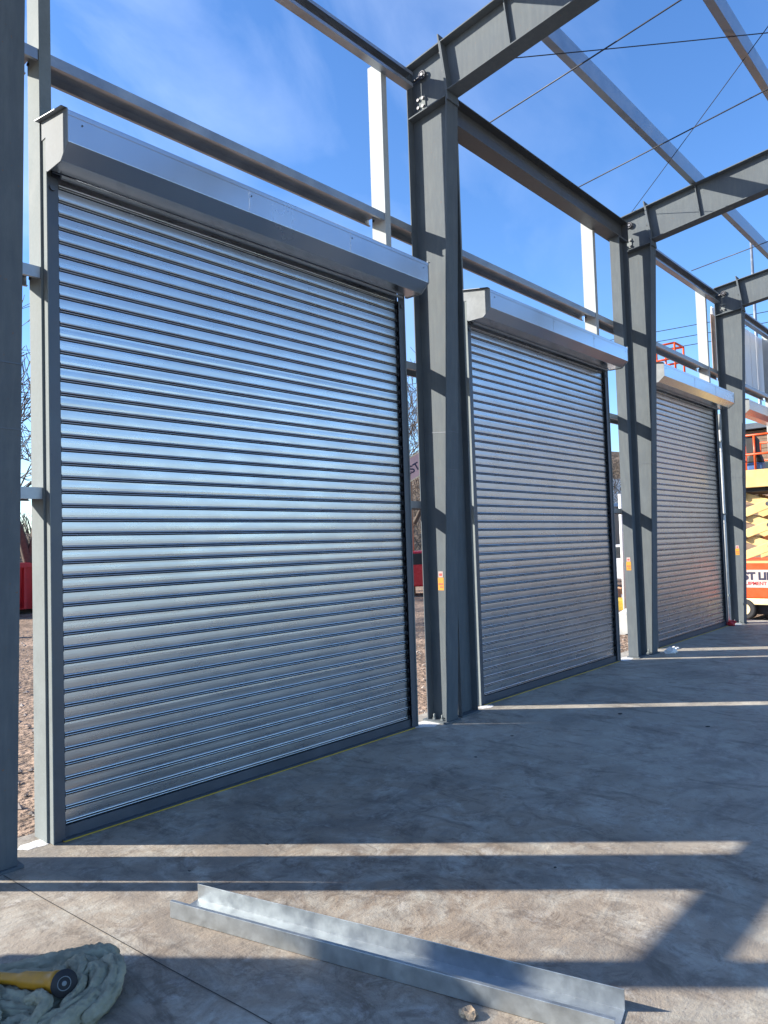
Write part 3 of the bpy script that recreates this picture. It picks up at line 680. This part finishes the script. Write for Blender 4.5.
def tool():
    e = Vector((.672, -.740, 0)); g = Vector((.740, .672, 0))
    root = empty('power_tool', (1.135, -1.525, .108), 'yellow hand tool with round black head lying on the canvas tarp', 'power tool')
    root.rotation_euler = (0, 0, math.radians(-57))   # local x = image right
    def lathe(prof, seg=24):
        m = MB(); m.tube([(x, 0, 0) for x, r in prof], [r for x, r in prof], seg); return m
    lathe([(-.34, .010), (-.335, .017), (-.25, .018), (-.17, .018), (-.155, .022), (-.14, .027), (-.06, .029), (-.035, .031), (-.03, .035), (-.015, .036), (-.012, .032)]).build('body', TOOLY, root)
    def disc(prof, name, m, par, cap=True):
        # axis tilted towards the viewer
        mb = MB(); ax = Vector((.55, -.70, .42)).normalized(); c = Vector((.015, -.004, .0))
        mb.tube([tuple(c + ax * x) for x, r in prof], [r for x, r in prof], 28, cap=cap); return mb.build(name, m, par)
    hd = disc([(-.030, .026), (-.028, .039), (.006, .044), (.012, .0425), (.0125, .001)], 'head', BLACK, root)
    ax = Vector((.55, -.70, .42)).normalized(); c0 = Vector((.015, -.004, 0)) + ax * .0135; p1 = ax.orthogonal().normalized(); p2 = ax.cross(p1); rg = MB()
    for k in range(24):
        t0, t1 = k * PI / 12, (k + 1) * PI / 12
        rg.tube([tuple(c0 + (p1 * math.cos(t0) + p2 * math.sin(t0)) * .021), tuple(c0 + (p1 * math.cos(t1) + p2 * math.sin(t1)) * .021)], .0016, 6)
    rg.build('ring', GALVW, hd)
    disc([(.0126, .008), (.020, .0075), (.0205, .004)], 'spindle', GALVW, hd)
tool()

def bits():
    rnd = random.Random(4)
    def lump(name, loc, s, m, label, cat, group=None, n=26, flat=.5):
        bm = bmesh.new(); bmesh.ops.create_icosphere(bm, subdivisions=2, radius=1)
        for v in bm.verts:
            k = 1 + .75 * noise.noise(v.co * 1.9 + Vector(loc) * 7); v.co *= k; v.co.x *= s; v.co.y *= s * .8; v.co.z = max(-.3, v.co.z) * s * flat + s * flat * .3
        me = bpy.data.meshes.new(name); bm.to_mesh(me); bm.free(); me.materials.append(m); o = bpy.data.objects.new(name, me); COL.objects.link(o); o.location = loc; o.rotation_euler = (0, 0, rnd.uniform(0, 6)); tag(o, label, cat, group)
    crumb = mat('wood_crumb', (.42, .31, .2), .9, 0, .45, 70, .006, 90)
    lump('sawdust_lump', (2.026, -2.625, .0), .033, crumb, 'small crumbly tan lump in front of the steel channel', 'debris')
    lump('crumpled_paper', (9.95, -.32, .0), .09, WHITE, 'crumpled white litter at the left foot of the third door', 'litter', flat=.6)
    lump('crumpled_paper', (10.35, -.22, .0), .06, WHITE, 'smaller white scrap beside the third door, right of the crumpled litter', 'litter', flat=.4)
    lump('red_rag', (13.45, -.03, .0), .10, RED, 'small red rag at the right foot of the third door', 'rag', flat=.8)
    for (x, y, s, l) in [(6.317, -1.23, .022, 'dark chip on the slab in front of the second door'), (6.30, -2.0, .018, 'dark chip on the slab out to the right of the second door'), (5.124, -.842, .014, 'dark chip on the slab before the column between first and second doors'), (4.47, -.94, .012, 'dark chip on the slab before the right end of the first door'), (2.5, -.95, .010, 'dark crumb on the slab before the first door'), (2.05, -.9, .008, 'tiny dark crumb behind the left end of the channel'), (3.2, -2.3, .009, 'dark crumb on the slab right of the channel')]:
        lump('debris_chip', (x, y, 0), s, SAWCUT, l, 'debris', 'dark chips on the slab', flat=.25)
bits()

# ------------------------------------------------------------------ scissor lift
def text_mesh(txt, size, name, m, parent, loc, rot, ext=.001, bold=0.):
    c = bpy.data.curves.new(name, 'FONT'); c.body = txt; c.size = size; c.extrude = ext; c.offset = bold; c.align_x = 'LEFT'
    t = bpy.data.objects.new(name, c); COL.objects.link(t)
    dg = bpy.context.evaluated_depsgraph_get(); me = bpy.data.meshes.new_from_object(t.evaluated_get(dg)); bpy.data.objects.remove(t); me.materials.clear(); me.materials.append(m)
    o = bpy.data.objects.new(name, me); COL.objects.link(o); o.parent = parent; o.location = loc; o.rotation_euler = rot
    return o
def lift():
    root = empty('scissor_lift', (15.55, .65, -.12), 'orange scissor lift with cream arms parked in the open doorway at right', 'scissor lift')
    # local: x towards +X (depth 1.5), long axis y from -1.7 to 1.3
    y0, y1 = -1.55, -.08; W = 1.55
    MB().box(.0, W, y0, y1, .43, 1.19).build('chassis', ORANGE, root, .02)
    MB().box(-.01, W + .01, y0 + .02, y1 - .02, .30, .425).build('skirt', CREAM2, root, .015)
    MB().box(-.006, -.001, -1.45, -.09, .64, .99).build('lettered_band', BANDW, root)
    rot = (PI / 2, 0, -PI / 2)
    t = text_mesh('JUST LIFTS', .20, 'lettering', INK, root, (-.008, -.15, .80), rot, .0008, .010)
    t = text_mesh('EQUIPMENT', .095, 'lettering', RED, root, (-.008, -.24, .69), rot, .0008, .002)
    MB().box(-.012, -.001, y0, y1, 1.12, 1.165).build('trim', CREAM, root)
    MB().box(.15, W - .15, y0 + .1, y1 - .1, .10, .298).build('undercarriage', BLACK, root)
    for y in (y0 + .30, y1 - .25):
        for x in (-.03, W - .22):
            w = MB().tube([(x, y, .21), (x + .25, y, .21)], [.21, .21], 28).build('tyre', BLACK, root, .03)
            MB().tube([(x - .006, y, .21), (x + .256, y, .21)], .11, 20).build('rim', CREAM2, w)
    zs = [1.24, 1.66, 2.08, 2.50]
    for k in range(3):
        za, zb = zs[k] + .03, zs[k + 1] - .03
        for x in (.18, W - .24):
            for s in (1, -1):
                a, b = (y0 + .25, y1 - .25) if s > 0 else (y1 - .25, y0 + .25); xx = x + (.075 if s > 0 else 0)
                MB().prism([(a, za - .09), (b, zb - .09), (b, zb + .09), (a, za + .09)], 'x', xx, xx + .06).build('scissor_arm', CREAM, root, .006)
        MB().tube([(.15, (y0 + y1) / 2, (za + zb) / 2), (W - .1, (y0 + y1) / 2, (za + zb) / 2)], .045, 12).build('pivot', BOLT, root)
        MB().tube([(.15, y1 - .25, zb), (W - .1, y1 - .25, zb)], .05, 12).tube([(.15, y0 + .25, zb), (W - .1, y0 + .25, zb)], .05, 12).build('pivot', BOLT, root)
    MB().box(.08, W - .08, y0, y1, 2.54, 2.62).build('deck_frame', BLACK, root)
    d = MB().box(-.03, W + .03, y0 - .05, y1 + .05, 2.62, 2.97).build('deck', CREAM, root, .012)
    r = MB()
    for (x, a, b) in ((.0, y0, y1), (W, y0, y1)):
        for z in (3.28, 3.66): r.tube([(x, a, z), (x, b, z)], .022, 10)
        n = 5
        for i in range(n + 1): r.tube([(x, a + (b - a) * i / n, 2.96), (x, a + (b - a) * i / n, 3.66)], .022, 10)
    for y in (y0, y1):
        for z in (3.28, 3.66): r.tube([(.0, y, z), (W, y, z)], .022, 10)
        r.tube([(W / 2, y, 2.96), (W / 2, y, 3.66)], .022, 10)
    r.build('guard_rail', ORANGE, root)
    cb = MB().prism([(-.70, 3.30), (-.50, 3.30), (-.50, 3.62), (-.64, 3.66), (-.70, 3.58)], 'x', .03, .28).build('control_box', BLACK, root, .015)
    o = empty('tool_bag', (15.9, .06, 2.852), 'dark bag with blue base standing on the scissor lift platform', 'bag')
    MB().prism([(-.14, 0), (.14, 0), (.15, .16), (-.15, .16)], 'x', -.12, .12).build('base', BLUE, o, .03)
    MB().prism([(-.15, .162), (.15, .162), (.10, .36), (-.09, .34)], 'x', -.11, .11).build('body', BLACK, o, .03)
lift()

# pale wall sheets already fixed above the header in the last bay
def wall_sheets():
    for k in range(4):
        x0 = 14.35 + k * .95; m = MB(); n = 10; w = .94 / n; poly = []
        prof = []
        for i in range(n):
            a = i * w; prof += [(a, .27), (a + w * .15, .27), (a + w * .3, .30), (a + w * .7, .30), (a + w * .85, .27)] if i % 5 == 0 else [(a, .27), (a + w * .5, .274)]
        prof.append((.94, .27)); prof2 = [(a, b + .003) for a, b in prof][::-1]
        m.prism([(a - .47, b - .27) for a, b in prof + prof2], 'z', 0, 1.35)
        o = m.build('wall_sheet', PANEL, loc=(x0 + .47, .275, 4.58)); tag(o, 'pale ribbed wall sheet above the open doorway, number of sheets in a row', 'wall sheet', 'pale ribbed wall sheets at right')
        o['label'] = ['pale ribbed wall sheet next to the column by the lift', 'second pale ribbed wall sheet right of the last column', 'third pale ribbed wall sheet right of the last column', 'pale ribbed wall sheet farthest right over the doorway'][k]
    tag(MB().box(-.12, .12, -.004, .004, 0, 1.2).build('facing_strip', INSUL, loc=(14.32, .262, 4.56)), 'torn tan strip hanging beside the pale wall sheets', 'strip')
wall_sheets()

# ------------------------------------------------------------------ the yard
def skip_bin():
    root = empty('skip_bin', (9.55, 19.4, -.12), 'red steel skip standing in the dirt yard', 'skip', rz=.25)
    MB().prism([(-1.0, .15), (1.0, .15), (1.1, 1.45), (-1.1, 1.45)], 'x', -2.4, 2.4).build('body', RED, root)
    m = MB()
    for i in range(13): m.box(-2.4 + i * .39, -2.32 + i * .39, -1.16, -1.02, .2, 1.42)
    m.build('rib', RED, root)
    MB().box(-2.45, 2.45, -1.2, -1.08, 1.38, 1.5).box(-2.45, 2.45, 1.08, 1.2, 1.38, 1.5).build('rim', RED, root)
    MB().box(-2.2, 2.2, -.6, .6, 0, .15).build('skid', BLACK, root)
skip_bin()
def car(loc, rz, m, label, name='parked_car', van=False):
    root = empty(name, loc, label, 'car' if not van else 'van', rz=rz)
    L = 4.4
    if van: body = [(-2.4, .3), (2.4, .3), (2.45, .9), (2.1, 1.15), (1.5, 2.0), (-2.4, 2.05)]
    else: body = [(-2.2, .3), (2.2, .3), (2.22, .75), (2.1, .88), (1.1, .98), (.4, 1.45), (-1.0, 1.48), (-1.75, 1.05), (-2.2, .98)]
    MB().prism(body, 'y', -.88, .88).build('body', m, root, .06)
    if van: win = [(1.0, 1.2), (1.98, 1.2), (1.5, 1.85), (1.0, 1.88)]
    else: win = [(.95, 1.0), (.36, 1.38), (-.95, 1.41), (-1.5, 1.05)]
    MB().prism(win, 'y', -.885, .885).build('window', GLASS, root)
    if van: MB().prism([(2.09, 1.18), (1.54, 1.95), (1.56, 1.96), (2.11, 1.19)], 'y', -.75, .75).build('windscreen', GLASS, root)
    for x in (-1.4, 1.4):
        for s in (-1, 1):
            w = MB().tube([(x, s * .72, .33), (x, s * .90, .33)], .33, 20).build('wheel', BLACK, root); MB().tube([(x, s * .90, .33), (x, s * .905, .33)], .19, 16).build('rim', GALVW, w)
    for s in (-1, 1): MB().box(2.16, 2.235, s * .6 - .16, s * .6 + .16, .68, .8).build('headlight', WHITE, root); MB().box(-2.235, -2.16, s * .6 - .12, s * .6 + .12, .75, .92).build('tail_light', RED, root)
car((18.9, 11.9, -.12), 2.4, REDCAR, 'red car parked in the dirt yard, seen right of the first door')
car((24.0, 6.85, -.12), 1.9, WHITECAR, 'white car seen through the gap right of the second door')
def board():
    root = empty('sign_board', (19.3, 12.0, 3.87), 'pale pink lettered board tilted on a post beyond the first door', 'sign'); root.rotation_euler = (0, -.52, -.75)
    MB().box(-1.6, 1.9, -.02, .02, -.05, .62).build('panel', SIGN, root)
    MB().box(-1.62, 1.92, -.028, .028, -.09, -.05).box(-1.62, 1.92, -.028, .028, .62, .66).build('edge', CREAM2, root)
    text_mesh('WEST', .36, 'lettering', INK, root, (-.46, -.023, .14), (PI / 2, 0, 0), .001, .008)
    p = MB().tube([(19.3, 12.05, -.2), (19.3, 12.05, 4.1)], .06, 10).build('post', WOOD, root); p.matrix_parent_inverse = Matrix.Identity(4)
    bpy.context.view_layer.update(); p.matrix_parent_inverse = root.matrix_world.inverted()
board()
def yard_bits():
    tag(MB().tube([(0, 0, 0), (1.8, .5, 0)], .19, 20).build('concrete_pipe', BARREL, loc=(12.35, 1.45, .06)), 'pale pipe lying outside the gap right of the second door', 'pipe')
    o = MB().tube([(0, 0, 0), (0, 0, 2.72)], .04, 12).build('white_post', WHITE, loc=(15.99, 3.0, -.13)); tag(o, 'thin white post standing in the gap right of the second door', 'post')
    shed = empty('steel_shed', (30.2, 9.6, -.12), 'low dark shed in the gap right of the second door', 'shed'); MB().box(-2.5, 2.5, -1, 1, 0, 2.9).build('wall', GUIDE, shed); MB().prism([(-1.2, 2.9), (1.2, 2.9), (1.2, 2.95), (0, 3.2), (-1.2, 2.95)], 'x', -2.7, 2.7).build('roof', GUIDE, shed); MB().box(-1.2, -.2, -1.02, -.98, 0, 2).build('door', BOLT, shed)
    b = empty('storage_container', (83.4, 34, hill_z(83.4, 34) - .2), 'white and blue container on the hillside beyond the second door', 'container', rz=-.4); MB().box(-2.6, .4, -1.3, 1.3, 0, 3.2).build('white_end', WHITE, b); MB().box(.4, 3.2, -1.3, 1.3, 0, 3.1).build('blue_end', BLUE, b)
    rnd = random.Random(9)
    cols = [YELLOW, ORANGE, WHITE, BLUE, WOOD, STICKR, WOOD, WHITE, YELLOW, BLACK]
    nm = ['yellow plank', 'orange crate', 'white bag', 'blue drum', 'brown timber', 'red can', 'split timber', 'pale sack', 'yellow hose drum', 'black tub']
    for k in range(10):
        x = 16.2 + (k % 5) * .75; y = x / 2.19 - 4.1456 - .18 + (k // 5) * .36; s = rnd.uniform(.16, .3); h = rnd.uniform(.18, .55)
        m = MB().prism([(-s, 0), (s * .9, 0), (s, h * .7), (s * .4, h), (-s * .8, h * .85)], 'y', -s, s); o = m.build('scrap_item', cols[k], bevel=.02, loc=(x, y, -.12)); o.rotation_euler = (0, 0, rnd.uniform(0, 3))
        tag(o, '%s in the scrap heap outside the gap right of the second door' % nm[k], 'scrap', 'scrap heap in the yard')
    for k, (x, y, a, l) in enumerate([(6.9, 2.4, .5, 'broken timber lying in the dirt outside the right end of the first door'), (9.0, 4.2, 1.0, 'long timber lying in the dirt beyond the first door'), (13.2, 2.2, .9, 'weathered timber near the pale pipe')]):
        o = MB().box(-.6, .6, -.05, .05, 0, .06).build('timber', WOOD, bevel=.006, loc=(x, y, -.11)); o.rotation_euler = (0, .03, a); tag(o, l, 'timber', 'timbers in the dirt')
    # orange boom lift standing outside the third door
    bl = empty('boom_lift', (26.5, 4.6, -.12), 'orange boom lift outside, its basket showing above the third door', 'boom lift', rz=PI)
    MB().box(-1.2, 1.2, -.9, .9, .5, 1.3).build('chassis', ORANGE, bl, .03)
    for x in (-.8, .8):
        for s in (-1, 1): MB().tube([(x, s * .7, .45), (x, s * 1.0, .45)], .45, 20).build('wheel', BLACK, bl)
    MB().box(-.7, .5, -.6, .6, 1.3, 2.0).build('turret', ORANGE, bl, .03)
    MB().tube([(-.4, 0, 2.0), (1.0, 0, 4.4), (-.6, 0, 6.4)], .13, 10).build('boom', ORANGE, bl)
    MB().tube([(-.6, 0, 6.4), (2.1, -.45, 7.0)], .09, 10).build('jib', ORANGE, bl)
    r = MB()
    for z in (7.05, 7.5, 8.0):
        for a, b in (((1.9, -1.0), (1.9, .2)), ((1.9, .2), (2.7, .2)), ((2.7, .2), (2.7, -1.0)), ((2.7, -1.0), (1.9, -1.0))): r.tube([(a[0], a[1], z), (b[0], b[1], z)], .035, 8)
    for x in (1.9, 2.7):
        for y in (-1.0, -.4, .2): r.tube([(x, y, 7.0), (x, y, 8.0)], .035, 8)
    r.box(1.9, 2.7, -1, .2, 6.98, 7.06); r.build('basket', ORANGE, bl)
    w = empty('reflector', (52, -22, -.13), 'big plain grey clad warehouse out of view at right, added for the doors to reflect', 'reflector'); MB().box(0, 26, -24, 15, 0, 10.5).build('wall', CLAD, w); MB().prism([(-24.6, 10.5), (15.6, 10.5), (-4.5, 13.2)], 'x', -.6, 26.6).build('roof', GUIDE, w)  # grey mass added out of view so the slats mirror it
    for y in (-16, -4, 8): MB().box(-.06, -.002, y - 2, y + 2, 0, 4.2).build('door', GALVD, w)
    c = empty('site_cabin', (24.5, .9, -.13), 'brown timber clad site cabin behind the scissor lift', 'cabin'); cw = MB()
    for i in range(17): cw.box(-.02 * (i % 2), 5, 0, 3.2, i * .29, i * .29 + .28)
    cw.build('wall', PLANK, c); MB().box(-.3, 5.3, -.3, 3.5, 4.95, 5.12).build('roof', GUIDE, c); MB().box(-.06, -.025, .5, 1.3, 3.0, 3.9).build('window', GLASS, c)
    # mast and power lines
    o = MB().tube([(0, 0, 0), (0, 0, 14.0)], [.09, .05], 12).build('light_mast', GALVD, loc=(31.8, 4, -.13)); tag(o, 'tall thin pale mast rising beyond the far rafter', 'mast')
    for (z, dx, l) in ((10.76, 0, 'topmost power line passing behind the third eave strut'), (10.3, -.05, 'middle power line passing behind the third eave strut'), (9.9, -.1, 'lowest power line passing behind the third eave strut')):
        p, q = Vector((23.0 + dx, 58, z)), Vector((34.2 + dx, -6, z)); n = 24
        pts = [p.lerp(q, i / n) - Vector((0, 0, .5 * 4 * (i / n) * (1 - i / n) * .4)) for i in range(n + 1)]
        tag(MB().tube([tuple(v - p) for v in pts], .016, 5).build('power_line', CABLE, loc=tuple(p)), l, 'power line', 'power lines beyond the building')
    for (x, y, l) in ((23, 58, 'utility pole far away at the yard end of the power lines'), (34.2, -6, 'utility pole at the street end of the power lines')):
        root = empty('utility_pole', (x, y, -.13), l, 'utility pole', 'utility poles'); MB().tube([(0, 0, 0), (0, 0, 11.5)], [.16, .11], 10).build('pole', WOOD, root); MB().box(-1, 1, -.06, .06, 10.7, 10.85).build('crossarm', WOOD, root)
yard_bits()
